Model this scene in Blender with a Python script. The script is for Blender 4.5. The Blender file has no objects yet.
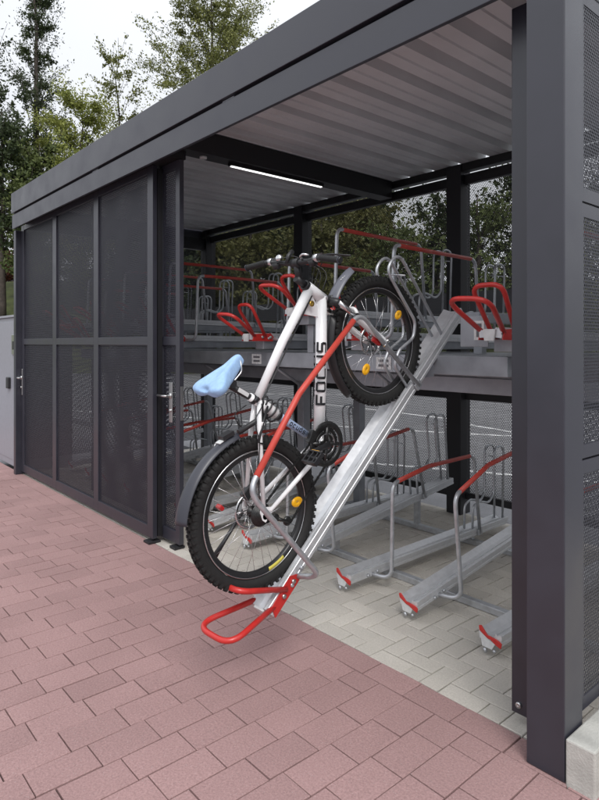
import bpy, bmesh, math, random
import numpy as np
from mathutils import Vector, Matrix
R = math.radians
random.seed(7)
scene = bpy.context.scene
col = scene.collection

# ------------------------------------------------------------------ camera
EYE = 1.52
cd = bpy.data.cameras.new('camera')
cam = bpy.data.objects.new('camera', cd); col.objects.link(cam)
cd.sensor_fit = 'HORIZONTAL'; cd.sensor_width = 36.0
cd.lens = 36.0 * 605 / 599; cd.shift_y = -57 / 599.0
cd.clip_start = 0.05; cd.clip_end = 600
cam.location = (0, 0, EYE)
cam.rotation_euler = (R(90), 0, math.atan2(.755, .656))
scene.camera = cam

# ------------------------------------------------------------------ sky and sun (bright overcast)
SUN_EL, SUN_AZ = 48.0, 122.0          # azimuth clockwise from +Y
w = bpy.data.worlds.new('World'); scene.world = w; w.use_nodes = True
nt = w.node_tree; nt.nodes.clear()
wo = nt.nodes.new('ShaderNodeOutputWorld'); bg = nt.nodes.new('ShaderNodeBackground')
sky = nt.nodes.new('ShaderNodeTexSky'); sky.sky_type = 'NISHITA'; sky.sun_disc = False
sky.sun_elevation = R(SUN_EL); sky.sun_rotation = R(SUN_AZ)
sky.air_density = 1.0; sky.dust_density = 3.0; sky.ozone_density = 1.0
hs = nt.nodes.new('ShaderNodeHueSaturation'); hs.inputs['Saturation'].default_value = .16
# thin cloud layer: soft, even veil with faint structure
tc = nt.nodes.new('ShaderNodeTexCoord'); nz = nt.nodes.new('ShaderNodeTexNoise')
nz.inputs['Scale'].default_value = 1.7; nz.inputs['Detail'].default_value = 4
rp = nt.nodes.new('ShaderNodeMapRange'); rp.inputs[1].default_value = .35; rp.inputs[2].default_value = .7
rp.inputs[3].default_value = .72; rp.inputs[4].default_value = .9
mx = nt.nodes.new('ShaderNodeMix'); mx.data_type = 'RGBA'
mx.inputs[7].default_value = (7.9, 8.15, 8.65, 1)
nt.links.new(tc.outputs['Generated'], nz.inputs['Vector']); nt.links.new(nz.outputs['Fac'], rp.inputs[0])
nt.links.new(sky.outputs[0], hs.inputs['Color']); nt.links.new(hs.outputs[0], mx.inputs[6])
sx = nt.nodes.new('ShaderNodeSeparateXYZ'); nt.links.new(tc.outputs['Generated'], sx.inputs[0])
gr = nt.nodes.new('ShaderNodeMapRange'); gr.inputs[1].default_value = 0; gr.inputs[2].default_value = 1; gr.inputs[3].default_value = .55; gr.inputs[4].default_value = 1.3
nt.links.new(sx.outputs[2], gr.inputs[0])
sc0 = nt.nodes.new('ShaderNodeVectorMath'); sc0.operation = 'SCALE'
nt.links.new(mx.outputs[2], sc0.inputs[0]); nt.links.new(gr.outputs[0], sc0.inputs['Scale'])
nt.links.new(rp.outputs[0], mx.inputs[0]); nt.links.new(sc0.outputs[0], bg.inputs['Color'])
bg.inputs['Strength'].default_value = .10
nt.links.new(bg.outputs[0], wo.inputs['Surface'])
sd = bpy.data.lights.new('sun', 'SUN'); sun = bpy.data.objects.new('sun', sd); col.objects.link(sun)
sd.energy = 1.1; sd.angle = R(25); sd.color = (1, .97, .93)
az = R(SUN_AZ); el = R(SUN_EL)
sdir = Vector((math.sin(az) * math.cos(el), math.cos(az) * math.cos(el), math.sin(el)))
sun.rotation_euler = sdir.to_track_quat('Z', 'Y').to_euler()
scene.view_settings.view_transform = 'Standard'; scene.view_settings.look = 'None'
scene.view_settings.exposure = 0.70; scene.view_settings.gamma = 1.0
scene.render.engine = 'CYCLES'
scene.cycles.max_bounces = 8; scene.cycles.transparent_max_bounces = 24

# ------------------------------------------------------------------ materials
def mat(name, color, rough=.5, metal=0., spec=.5, noise=0., nscale=20., bump=0., bscale=200., trans=0., coat=0., rvar=0.):
    m = bpy.data.materials.new(name); m.use_nodes = True
    n = m.node_tree; b = n.nodes['Principled BSDF']
    b.inputs['Base Color'].default_value = (*color, 1); b.inputs['Roughness'].default_value = rough
    b.inputs['Metallic'].default_value = metal; b.inputs['Specular IOR Level'].default_value = spec
    b.inputs['Coat Weight'].default_value = coat
    if trans: b.inputs['Transmission Weight'].default_value = trans
    tc = n.nodes.new('ShaderNodeTexCoord')
    if noise or rvar:
        t = n.nodes.new('ShaderNodeTexNoise'); t.inputs['Scale'].default_value = nscale; t.inputs['Detail'].default_value = 6
        n.links.new(tc.outputs['Object'], t.inputs['Vector'])
        if noise:
            r = n.nodes.new('ShaderNodeMapRange'); r.inputs[1].default_value = .3; r.inputs[2].default_value = .7
            r.inputs[3].default_value = 1 - noise; r.inputs[4].default_value = 1 + noise
            v = n.nodes.new('ShaderNodeVectorMath'); v.operation = 'SCALE'; v.inputs[0].default_value = color
            n.links.new(t.outputs['Fac'], r.inputs[0]); n.links.new(r.outputs[0], v.inputs['Scale'])
            n.links.new(v.outputs[0], b.inputs['Base Color'])
        if rvar:
            r2 = n.nodes.new('ShaderNodeMapRange'); r2.inputs[1].default_value = .3; r2.inputs[2].default_value = .7
            r2.inputs[3].default_value = rough - rvar; r2.inputs[4].default_value = rough + rvar
            n.links.new(t.outputs['Fac'], r2.inputs[0]); n.links.new(r2.outputs[0], b.inputs['Roughness'])
    if bump:
        t = n.nodes.new('ShaderNodeTexNoise'); t.inputs['Scale'].default_value = bscale; t.inputs['Detail'].default_value = 3
        n.links.new(tc.outputs['Object'], t.inputs['Vector'])
        bp = n.nodes.new('ShaderNodeBump'); bp.inputs['Strength'].default_value = bump; bp.inputs['Distance'].default_value = .004
        n.links.new(t.outputs['Fac'], bp.inputs['Height']); n.links.new(bp.outputs[0], b.inputs['Normal'])
    return m

def emit(name, color, s):
    m = bpy.data.materials.new(name); m.use_nodes = True; n = m.node_tree; n.nodes.clear()
    e = n.nodes.new('ShaderNodeEmission'); e.inputs[0].default_value = (*color, 1); e.inputs[1].default_value = s
    o = n.nodes.new('ShaderNodeOutputMaterial'); n.links.new(e.outputs[0], o.inputs[0]); return m

def perforated(name, color, ax, pitch, hole, rough=.5):
    """powder coated sheet with round holes in a 60 degree pattern, cut as real transparency in object space; ax = in-plane axes"""
    m = mat(name, color, rough); n = m.node_tree; b = n.nodes['Principled BSDF']; out = n.nodes['Material Output']
    tc = n.nodes.new('ShaderNodeTexCoord'); sp = n.nodes.new('ShaderNodeSeparateXYZ'); cb = n.nodes.new('ShaderNodeCombineXYZ')
    n.links.new(tc.outputs['Object'], sp.inputs[0])
    n.links.new(sp.outputs[ax[0]], cb.inputs[0]); n.links.new(sp.outputs[ax[1]], cb.inputs[1])
    cell = (pitch, pitch * math.sqrt(3), 1)
    ds = []
    for off in ((0, 0, 0), (.5, .5, 0)):
        d = n.nodes.new('ShaderNodeVectorMath'); d.operation = 'DIVIDE'; d.inputs[1].default_value = cell
        a = n.nodes.new('ShaderNodeVectorMath'); a.operation = 'ADD'; a.inputs[1].default_value = off
        f = n.nodes.new('ShaderNodeVectorMath'); f.operation = 'FRACTION'
        s = n.nodes.new('ShaderNodeVectorMath'); s.operation = 'SUBTRACT'; s.inputs[1].default_value = (.5, .5, 0)
        mu = n.nodes.new('ShaderNodeVectorMath'); mu.operation = 'MULTIPLY'; mu.inputs[1].default_value = (cell[0], cell[1], 0)
        l = n.nodes.new('ShaderNodeVectorMath'); l.operation = 'LENGTH'
        n.links.new(cb.outputs[0], d.inputs[0]); n.links.new(d.outputs[0], a.inputs[0]); n.links.new(a.outputs[0], f.inputs[0])
        n.links.new(f.outputs[0], s.inputs[0]); n.links.new(s.outputs[0], mu.inputs[0]); n.links.new(mu.outputs[0], l.inputs[0])
        ds.append(l)
    mn = n.nodes.new('ShaderNodeMath'); mn.operation = 'MINIMUM'
    n.links.new(ds[0].outputs['Value'], mn.inputs[0]); n.links.new(ds[1].outputs['Value'], mn.inputs[1])
    lt = n.nodes.new('ShaderNodeMath'); lt.operation = 'LESS_THAN'; lt.inputs[1].default_value = hole / 2
    n.links.new(mn.outputs[0], lt.inputs[0])
    tr = n.nodes.new('ShaderNodeBsdfTransparent'); mix = n.nodes.new('ShaderNodeMixShader')
    n.links.new(lt.outputs[0], mix.inputs[0]); n.links.new(b.outputs[0], mix.inputs[1]); n.links.new(tr.outputs[0], mix.inputs[2])
    n.links.new(mix.outputs[0], out.inputs['Surface'])
    return m

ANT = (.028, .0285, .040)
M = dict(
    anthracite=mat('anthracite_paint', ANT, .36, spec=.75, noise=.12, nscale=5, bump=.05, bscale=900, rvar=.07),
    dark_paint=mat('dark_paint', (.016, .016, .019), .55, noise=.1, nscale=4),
    black_steel=mat('black_steel', (.012, .012, .014), .5),
    ceiling=mat('roof_sheet_paint', (.68, .70, .71), .4, noise=.10, nscale=2.2),
    galv=mat('galvanised_steel', (.50, .515, .54), .38, metal=.65, noise=.14, nscale=28, rvar=.09, bump=.05, bscale=260),
    galv_dull=mat('dull_galvanised_steel', (.34, .355, .385), .48, metal=.55, noise=.16, nscale=9, rvar=.1),
    alu=mat('aluminium', (.66, .67, .69), .42, metal=.55, noise=.07, nscale=35, rvar=.06),
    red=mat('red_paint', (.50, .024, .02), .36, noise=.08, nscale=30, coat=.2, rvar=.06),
    red_sleeve=mat('red_plastic_sleeve', (.55, .066, .048), .42, noise=.06, nscale=25),
    sticker=mat('sticker_paper', (.6, .6, .6), .6, noise=.2, nscale=60),
    label=mat('sticker_print', (.12, .12, .13), .6),
    plate=mat('white_plate', (.62, .63, .63), .4, noise=.1, nscale=40),
    stainless=mat('stainless_steel', (.6, .6, .6), .28, metal=1),
    rubber=mat('rubber', (.012, .012, .012), .75, noise=.2, nscale=60),
    black_plastic=mat('black_plastic', (.018, .018, .02), .42, noise=.1, nscale=30),
    grey_plastic=mat('grey_plastic', (.042, .044, .056), .36, noise=.05),
    light_plastic=mat('light_grey_plastic', (.12, .125, .15), .33, noise=.05),
    rim=mat('black_rim', (.03, .03, .032), .3, metal=.4),
    chrome=mat('bright_steel', (.65, .65, .66), .22, metal=1),
    white_paint=mat('white_frame_paint', (.85, .85, .86), .22, coat=.5, noise=.03, nscale=8),
    decal=mat('black_decal', (.012, .012, .014), .35),
    yellow=mat('reflector_amber', (.9, .45, .01), .25, coat=.4),
    decal_yellow=mat('decal_yellow', (.7, .62, .1), .4),
    reflector_red=mat('reflector_red', (.5, .02, .02), .25, coat=.4),
    blue_cover=mat('pale_blue_cover', (.32, .50, .76), .6, noise=.10, nscale=45, bump=.25, bscale=90),
    pale_blue=mat('pale_blue_label', (.4, .5, .7), .4),
    drive=mat('drivetrain_steel', (.06, .06, .06), .35, metal=.8, noise=.3, nscale=80),
    gold=mat('brass', (.5, .33, .07), .35, metal=.8),
    concrete=mat('concrete', (.42, .415, .385), .85, noise=.18, nscale=14, bump=.5, bscale=120),
    locker=mat('locker_paint', (.30, .31, .35), .4, noise=.04),
    joint=mat('joint_sand', (.05, .043, .042), .95, noise=.25, nscale=60),
    joint_grey=mat('joint_sand_grey', (.13, .125, .11), .95, noise=.25, nscale=60),
    paint_line=mat('road_line_paint', (.8, .8, .8), .7, noise=.15, nscale=9),
    bark=mat('bark', (.06, .048, .04), .9, noise=.35, nscale=6, bump=.6, bscale=12),
    led=emit('led_light', (1, 1, .98), 1.5),
    mesh_back=perforated('perforated_back', (.035, .035, .042), (0, 2), .0165, .0126),
    mesh_door=perforated('perforated_door', (.027, .0275, .040), (0, 2), .0172, .0120),
    mesh_side=perforated('perforated_side', ANT, (1, 2), .0143, .0100, .42),
)

def attr_mat(name, color, var, rough, speckle, bump, dirt=.0):
    m = bpy.data.materials.new(name); m.use_nodes = True; n = m.node_tree; b = n.nodes['Principled BSDF']
    b.inputs['Roughness'].default_value = rough; b.inputs['Specular IOR Level'].default_value = .2
    at = n.nodes.new('ShaderNodeAttribute'); at.attribute_name = 'tone'
    tc = n.nodes.new('ShaderNodeTexCoord')
    t = n.nodes.new('ShaderNodeTexNoise'); t.inputs['Scale'].default_value = 120; t.inputs['Detail'].default_value = 4; t.inputs['Roughness'].default_value = .8
    t2 = n.nodes.new('ShaderNodeTexNoise'); t2.inputs['Scale'].default_value = 1.6; t2.inputs['Detail'].default_value = 6
    vo = n.nodes.new('ShaderNodeTexVoronoi'); vo.inputs['Scale'].default_value = 125
    for x in (t, t2, vo): n.links.new(tc.outputs['Object'], x.inputs['Vector'])
    ma = n.nodes.new('ShaderNodeMath'); ma.operation = 'MULTIPLY_ADD'; ma.inputs[1].default_value = var; ma.inputs[2].default_value = 1 - var / 2
    n.links.new(at.outputs['Fac'], ma.inputs[0])
    r = n.nodes.new('ShaderNodeMapRange'); r.inputs[1].default_value = .3; r.inputs[2].default_value = .7; r.inputs[3].default_value = 1 - speckle; r.inputs[4].default_value = 1 + speckle
    n.links.new(t.outputs['Fac'], r.inputs[0])
    r2 = n.nodes.new('ShaderNodeMapRange'); r2.inputs[1].default_value = .3; r2.inputs[2].default_value = .7; r2.inputs[3].default_value = 1 - dirt; r2.inputs[4].default_value = 1 + dirt
    n.links.new(t2.outputs['Fac'], r2.inputs[0])
    m1 = n.nodes.new('ShaderNodeMath'); m1.operation = 'MULTIPLY'; n.links.new(ma.outputs[0], m1.inputs[0]); n.links.new(r.outputs[0], m1.inputs[1])
    m2 = n.nodes.new('ShaderNodeMath'); m2.operation = 'MULTIPLY'; n.links.new(m1.outputs[0], m2.inputs[0]); n.links.new(r2.outputs[0], m2.inputs[1])
    v = n.nodes.new('ShaderNodeVectorMath'); v.operation = 'SCALE'; v.inputs[0].default_value = color
    n.links.new(m2.outputs[0], v.inputs['Scale'])
    # pale grit specks
    rr = n.nodes.new('ShaderNodeMapRange'); rr.inputs[1].default_value = .12; rr.inputs[2].default_value = .2; rr.inputs[3].default_value = .55; rr.inputs[4].default_value = 0
    n.links.new(vo.outputs['Distance'], rr.inputs[0])
    rc = n.nodes.new('ShaderNodeSeparateColor'); n.links.new(vo.outputs['Color'], rc.inputs[0])
    gt = n.nodes.new('ShaderNodeMath'); gt.operation = 'GREATER_THAN'; gt.inputs[1].default_value = .72; n.links.new(rc.outputs[0], gt.inputs[0])
    mm = n.nodes.new('ShaderNodeMath'); mm.operation = 'MULTIPLY'; n.links.new(gt.outputs[0], mm.inputs[0]); n.links.new(rr.outputs[0], mm.inputs[1])
    mi = n.nodes.new('ShaderNodeMix'); mi.data_type = 'RGBA'; mi.inputs[7].default_value = (.5, .47, .46, 1)
    n.links.new(mm.outputs[0], mi.inputs[0]); n.links.new(v.outputs[0], mi.inputs[6]); n.links.new(mi.outputs[2], b.inputs['Base Color'])
    bp = n.nodes.new('ShaderNodeBump'); bp.inputs['Strength'].default_value = bump; bp.inputs['Distance'].default_value = .003
    n.links.new(t.outputs['Fac'], bp.inputs['Height']); n.links.new(bp.outputs[0], b.inputs['Normal'])
    return m
M['paver_red'] = attr_mat('red_paver', (.335, .213, .207), .14, .92, .27, .7, .09)
M['paver_grey'] = attr_mat('grey_paver', (.50, .47, .425), .15, .92, .18, .6, .10)
M['asphalt'] = attr_mat('asphalt', (.23, .23, .24), 0, .9, .25, .6, .12)

def leaf_mat(name, c1, c2):
    m = bpy.data.materials.new(name); m.use_nodes = True; n = m.node_tree; b = n.nodes['Principled BSDF']
    at = n.nodes.new('ShaderNodeAttribute'); at.attribute_name = 'tone'
    mi = n.nodes.new('ShaderNodeMix'); mi.data_type = 'RGBA'; mi.inputs[6].default_value = (*c1, 1); mi.inputs[7].default_value = (*c2, 1)
    n.links.new(at.outputs['Fac'], mi.inputs[0]); n.links.new(mi.outputs[2], b.inputs['Base Color'])
    b.inputs['Roughness'].default_value = .55; b.inputs['Specular IOR Level'].default_value = .3
    tl = n.nodes.new('ShaderNodeBsdfTranslucent'); n.links.new(mi.outputs[2], tl.inputs[0])
    mix = n.nodes.new('ShaderNodeMixShader'); mix.inputs[0].default_value = .25
    n.links.new(b.outputs[0], mix.inputs[1]); n.links.new(tl.outputs[0], mix.inputs[2])
    n.links.new(mix.outputs[0], n.nodes['Material Output'].inputs['Surface'])
    return m
M['leaf_dark'] = leaf_mat('dark_leaves', (.025, .038, .018), (.07, .095, .035))
M['leaf_mid'] = leaf_mat('green_leaves', (.055, .08, .025), (.15, .18, .06))
M['leaf_olive'] = leaf_mat('olive_leaves', (.08, .088, .03), (.2, .195, .07))
M['leaf_olive_lime'] = leaf_mat('olive_lime_leaves', (.11, .125, .035), (.24, .25, .08))  # yellow-green leaf colour of its own, brighter than the olive set
M['leaf_lime'] = leaf_mat('yellow_green_leaves', (.16, .19, .04), (.32, .34, .09))
M['leaf_rust'] = leaf_mat('rusty_leaves', (.12, .035, .025), (.2, .07, .045))

# grass with dry patches
M['grass'] = mat('grass', (.075, .09, .025), .9, noise=.45, nscale=1.2, bump=.6, bscale=20)

# ------------------------------------------------------------------ mesh helpers
class MB:
    def __init__(s): s.v = []; s.f = []; s.sm = []
    def add(s, vs, fs, smooth=False):
        o = len(s.v); s.v += [tuple(v) for v in vs]
        for f in fs: s.f.append(tuple(i + o for i in f)); s.sm.append(smooth)
        return s
    def box(s, x0, x1, y0, y1, z0, z1, T=None):
        vs = [Vector((x, y, z)) for z in (z0, z1) for y in (y0, y1) for x in (x0, x1)]
        if T is not None: vs = [T @ v for v in vs]
        return s.add(vs, [(0, 2, 3, 1), (4, 5, 7, 6), (0, 1, 5, 4), (2, 6, 7, 3), (0, 4, 6, 2), (1, 3, 7, 5)])
    def tube(s, pts, r, n=12, fillet=0., closed=False, flat=1.0):
        P = [Vector(p) for p in pts]
        if fillet: P = fillet_path(P, fillet, closed)
        rs = r if isinstance(r, (list, tuple)) else [r] * len(P)
        if len(rs) != len(P): rs = list(np.interp(np.linspace(0, 1, len(P)), np.linspace(0, 1, len(rs)), rs))
        N = len(P); vs = []; up = None
        for i in range(N):
            if closed: t = (P[(i + 1) % N] - P[i - 1])
            else: t = P[min(i + 1, N - 1)] - P[max(i - 1, 0)]
            t.normalize()
            if up is None:
                up = Vector((0, 0, 1)) if abs(t.z) < .9 else Vector((1, 0, 0))
            a = up - t * up.dot(t)
            if a.length < 1e-5: a = t.orthogonal()
            a.normalize(); b = t.cross(a); up = a
            for k in range(n):
                q = 2 * math.pi * k / n
                vs.append(P[i] + (a * math.cos(q) + b * math.sin(q) * flat) * rs[i])
        fs = []
        for i in range(N if closed else N - 1):
            j = (i + 1) % N
            for k in range(n):
                l = (k + 1) % n
                fs.append((i * n + k, i * n + l, j * n + l, j * n + k))
        s.add(vs, fs, True)
        if not closed:
            o = len(s.v) - len(vs)
            s.f.append(tuple(o + k for k in range(n))[::-1]); s.sm.append(False)
            s.f.append(tuple(o + (N - 1) * n + k for k in range(n))); s.sm.append(False)
        return s
    def ring(s, c, axis, prof, n=48, a0=0, a1=2 * math.pi, ref=None, wob=None):
        """revolve profile [(radius, axial)] round axis at c (closed profile)"""
        c = Vector(c); ax = Vector(axis).normalized()
        u = Vector(ref) if ref is not None else ax.orthogonal()
        u = (u - ax * u.dot(ax)).normalized(); v = ax.cross(u)
        full = abs((a1 - a0) - 2 * math.pi) < 1e-6
        m = n if full else n + 1; vs = []
        for i in range(m):
            q = a0 + (a1 - a0) * i / n
            d = u * math.cos(q) + v * math.sin(q)
            for (r_, x) in prof: vs.append(c + d * r_ + ax * x)
        k = len(prof); fs = []
        for i in range(n):
            j = (i + 1) % m
            for p in range(k):
                q = (p + 1) % k
                fs.append((i * k + p, i * k + q, j * k + q, j * k + p))
        s.add(vs, fs, True)
        if not full:
            o = len(s.v) - len(vs)
            s.f.append(tuple(o + p for p in range(k))); s.sm.append(False)
            s.f.append(tuple(o + (m - 1) * k + p for p in range(k))[::-1]); s.sm.append(False)
        return s
    def disc(s, c, axis, r, th, n=24):
        return s.ring(c, axis, [(.0005, -th / 2), (r, -th / 2), (r, th / 2), (.0005, th / 2)], n)
    def prism(s, poly, x0, x1, f):
        """extrude 2-D polygon; f(a, b, t) -> point"""
        n = len(poly)
        vs = [f(a, b, x0) for a, b in poly] + [f(a, b, x1) for a, b in poly]
        fs = [tuple(range(n))[::-1], tuple(range(n, 2 * n))] + [(i, (i + 1) % n, n + (i + 1) % n, n + i) for i in range(n)]
        return s.add(vs, fs)
    def build(s, name, m, parent=None, bevel=0., kind=None):
        me = bpy.data.meshes.new(name); me.from_pydata(s.v, [], s.f)
        me.polygons.foreach_set('use_smooth', s.sm)
        bm = bmesh.new(); bm.from_mesh(me); bmesh.ops.recalc_face_normals(bm, faces=bm.faces); bm.to_mesh(me); bm.free()
        me.materials.append(M[m] if isinstance(m, str) else m)
        o = bpy.data.objects.new(name, me); col.objects.link(o)
        if parent is not None: o.parent = parent
        if bevel:
            b = o.modifiers.new('bevel', 'BEVEL'); b.width = bevel; b.segments = 2; b.limit_method = 'ANGLE'; b.angle_limit = R(50)
            b.harden_normals = False
        if kind: o['kind'] = kind
        return o

def fillet_path(P, rad, closed=False, seg=6):
    out = []; N = len(P)
    rng = range(N)
    for i in rng:
        if not closed and i in (0, N - 1): out.append(P[i]); continue
        a, b, c = P[i - 1], P[i], P[(i + 1) % N]
        d1 = a - b; d2 = c - b; l1, l2 = d1.length, d2.length; d1.normalize(); d2.normalize()
        ang = d1.angle(d2)
        if ang > math.pi - .02: out.append(b); continue
        t = min(rad / math.tan(ang / 2), l1 * .48, l2 * .48)
        p, q = b + d1 * t, b + d2 * t
        for k in range(seg + 1):
            s_ = k / seg
            out.append(p * (1 - s_) ** 2 + b * 2 * s_ * (1 - s_) + q * s_ ** 2)
    return out

def empty(name, loc=(0, 0, 0), rot=(0, 0, 0)):
    o = bpy.data.objects.new(name, None); col.objects.link(o); o.location = loc; o.rotation_euler = rot
    o.empty_display_size = .1
    return o
def tag(o, label, cat, group=None, kind=None):
    o['label'] = label; o['category'] = cat
    if group: o['group'] = group
    if kind: o['kind'] = kind
    return o
def copy_tree(o, parent=None):
    c = o.copy(); col.objects.link(c); c.parent = parent
    for ch in list(o.children): copy_tree(ch, c)
    return c

# ------------------------------------------------------------------ ground
def pavers(name, m, rects, th, ch, seed):
    """rects: list of (x0,x1,y0,y1); every stone chamfered, slight level and tone differences"""
    rg = np.random.default_rng(seed); v = []; f = []; tone = []
    for (x0, x1, y0, y1) in rects:
        g = .0026; dz = rg.normal(0, .0007); t = rg.random(); tx, ty = rg.normal(0, .0011, 2)
        o = len(v)
        j = rg.normal(0, .0007, 4)
        X0, X1, Y0, Y1 = x0 + g + j[0], x1 - g + j[1], y0 + g + j[2], y1 - g + j[3]
        def z(x, y): return dz + tx * (1 if x > (x0 + x1) / 2 else -1) * .6 + ty * (1 if y > (y0 + y1) / 2 else -1) * .6
        for (a, b) in ((X0, Y0), (X1, Y0), (X1, Y1), (X0, Y1)): v.append((a, b, -.018))
        for (a, b) in ((X0, Y0), (X1, Y0), (X1, Y1), (X0, Y1)): v.append((a, b, -ch + z(a, b)))
        c = ch * 1.1
        for (a, b) in ((X0 + c, Y0 + c), (X1 - c, Y0 + c), (X1 - c, Y1 - c), (X0 + c, Y1 - c)): v.append((a, b, z(a, b)))
        for k in range(4):
            l = (k + 1) % 4
            f.append((o + k, o + l, o + 4 + l, o + 4 + k)); f.append((o + 4 + k, o + 4 + l, o + 8 + l, o + 8 + k)); tone += [t, t]
        f.append((o + 8, o + 9, o + 10, o + 11)); tone.append(t)
    me = bpy.data.meshes.new(name); me.from_pydata(v, [], f)
    a = me.attributes.new('tone', 'FLOAT', 'FACE'); a.data.foreach_set('value', tone)
    me.materials.append(M[m]); o = bpy.data.objects.new(name, me); col.objects.link(o); o['kind'] = 'structure'
    return o

red = []; PX, PY = .1495, .2335
FY = 2.045                                  # soldier course starts here
k0 = -70
for k in range(k0, 18):
    x1 = -.912 - PX * k if False else -.91 + PX * k
    x0 = x1 - PX
    if x1 < -11 or x0 > 3: continue
    off = .760 + (0, .077, .135, .20)[(k + 10) % 4]
    y = off - PY * 14
    while y < FY:
        y1 = y + PY
        if y1 > FY - .05: y1 = FY
        if y1 - y > .03: red.append((x0, x1, y, y1))
        y = y1 if y1 == FY else y + PY
x = -12.
while x < 3:                                # soldier course along the shelter
    red.append((x - .127, x - .127 + .2375, FY, FY + .138)); x += .2375
pavers('red_pavement', 'paver_red', red, .06, .0014, 1)
b = MB().box(-12.2, 3.2, -3.2, 2.2, -.12, -.0125).build('pavement_bed', 'joint', kind='structure')

grey = []; q = .1; GY = FY + .14
# herringbone of 20 x 10 cm stones
for i in range(-80, 30):
    for j in range(-10, 40):
        s_ = (i - j) % 4
        x, y = i * q, GY + j * q
        if s_ == 0: r_ = (x, x + 2 * q, y, y + q)
        elif s_ == 2: r_ = (x, x + q, y - q, y + q)
        else: continue
        # stone 0 covers (i,j),(i+1,j); stone at s==2 stands upright over (i,j-1),(i,j)
        r_ = (max(r_[0], -7.6), min(r_[1], .6), max(r_[2], GY), min(r_[3], 4.66))
        if r_[1] - r_[0] > .025 and r_[3] - r_[2] > .025: grey.append(r_)
pavers('grey_pavement', 'paver_grey', grey, .06, .0022, 2)
MB().box(-7.6, .6, 2.205, 4.66, -.115, -.0085).build('grey_pavement_bed', 'joint_grey', kind='structure')

def sheet(name, m, x0, x1, y0, y1, nx, ny, zf):
    v = []; f = []
    for j in range(ny + 1):
        for i in range(nx + 1):
            x_ = x0 + (x1 - x0) * i / nx; y_ = y0 + (y1 - y0) * j / ny
            v.append((x_, y_, zf(x_, y_)))
    for j in range(ny):
        for i in range(nx):
            a = j * (nx + 1) + i; f.append((a, a + 1, a + nx + 2, a + nx + 1))
    me = bpy.data.meshes.new(name); me.from_pydata(v, [], f); me.materials.append(M[m])
    me.polygons.foreach_set('use_smooth', [True] * len(f))
    o = bpy.data.objects.new(name, me); col.objects.link(o); o['kind'] = 'structure'; return o
sheet('ground', 'asphalt', -260, 260, -260, 260, 4, 4, lambda x, y: -.13)
MB().box(-60, 30, 4.67, 45, -.14, -.03).build('car_park', 'asphalt', kind='structure')
# painted bay lines on the car park
def gline(pts, wd=.1):
    mb = MB(); P = [Vector((*p, 0)) for p in pts]
    for a, b_ in zip(P, P[1:]):
        d = (b_ - a).normalized(); n_ = Vector((-d.y, d.x, 0)) * wd / 2
        mb.add([a - n_ + Vector((0, 0, -.026)), b_ - n_ + Vector((0, 0, -.026)), b_ + n_ + Vector((0, 0, -.026)), a + n_ + Vector((0, 0, -.026))], [(0, 1, 2, 3)])
    return mb
for i, pts in enumerate([[(-13.2, 9.6), (-11.1, 10.5), (-10.2, 10.53), (-7.4, 10.4), (-6.4, 9.9), (-5.4, 9.66)],
                         [(-14, 5.1), (-8.3, 7.77), (-6.26, 8.73), (-5.2, 9.3), (-2, 10.9)],
                         [(-6.3, 5.3), (-5.16, 5.85), (-4.43, 6.21), (-3.0, 6.86), (0, 8.2)],
                         [(-18, 8.2), (-12, 13.6)], [(-10, 5.1), (-9.2, 7.3)]]):
    gline(pts).build('road_marking', 'paint_line', kind='structure')
# grassy bank rising beyond the car park and to the left
def bank(x, y):
    d = -.755 * x + .656 * y
    return -.14 + 5.9 * min(1, max(0, (d - 30.5) / 11)) ** .85 + .15 * math.sin(x * .7) * math.cos(y * .5)
sheet('grass_bank', 'grass', -95, 45, -35, 95, 120, 110, lambda x, y: bank(x, y) if (-.755 * x + .656 * y) > 29.5 else -.6)

MB().box(-.972, -.872, 2.057, 5.4, -.1, .158).build('kerb_stone', 'concrete', bevel=.006)
tag(bpy.data.objects['kerb_stone'], 'long pale concrete kerb stone lying beside the foot of the near corner post', 'kerb')

# ------------------------------------------------------------------ the shelter
S = empty('bike_shelter', (0, 0, 0))
tag(S, 'flat roofed anthracite steel bike shelter with perforated walls and sliding doors', 'bike shelter')
XR, XL, YF, YB = -.976, -7.39, 2.06, 4.72
ZT = 3.225
def post(x0, x1, y0, y1, z1=2.99, m='anthracite', nm='column'):
    o = MB().box(x0, x1, y0, y1, 0, z1).build(nm, m, S, .004)
    return o
post(XR - .141, XR, YF, YF + .14, 2.82)
post(XL - .10, XL - .025, YF + .045, YF + .20, 2.82)
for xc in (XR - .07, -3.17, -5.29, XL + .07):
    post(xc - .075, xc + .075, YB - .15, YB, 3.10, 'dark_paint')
post(XL, XL + .12, 3.35, 3.47, 3.1, 'dark_paint')
# foot plate + bolts of near column edge strip
MB().box(-1.275, -1.205, 2.235, 2.262, .045, 2.86).build('door_stop', 'anthracite', S, .003)
bt = MB().disc((-1.243, 2.232, .082), (0, 1, 0), .012, .008, 16).build('bolt', 'stainless', S)
# fascia (upper band), lintel (lower band) with the dark groove between
MB().box(XL + .005, XR + .02, YF - .012, YF + .045, 2.997, ZT).box(XL + .005, XR + .02, YF + .045, YF + .18, 3.18, ZT).build('fascia', 'anthracite', S, .003)
MB().box(XL, XR, YF, YF + .022, 2.823, 2.981).build('lintel', 'anthracite', S, .003)
MB().box(XL, XR, YF + .024, YF + .06, 2.96, 3.10).build('fascia_backing', 'black_steel', S)
for j in range(3):    # little drain/spacers seen in the groove
    xx = -5.1 + j * 2.0
    MB().box(xx, xx + .12, YF + .01, YF + .03, 2.983, 2.994).build('spacer', 'galv_dull', S)
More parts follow.
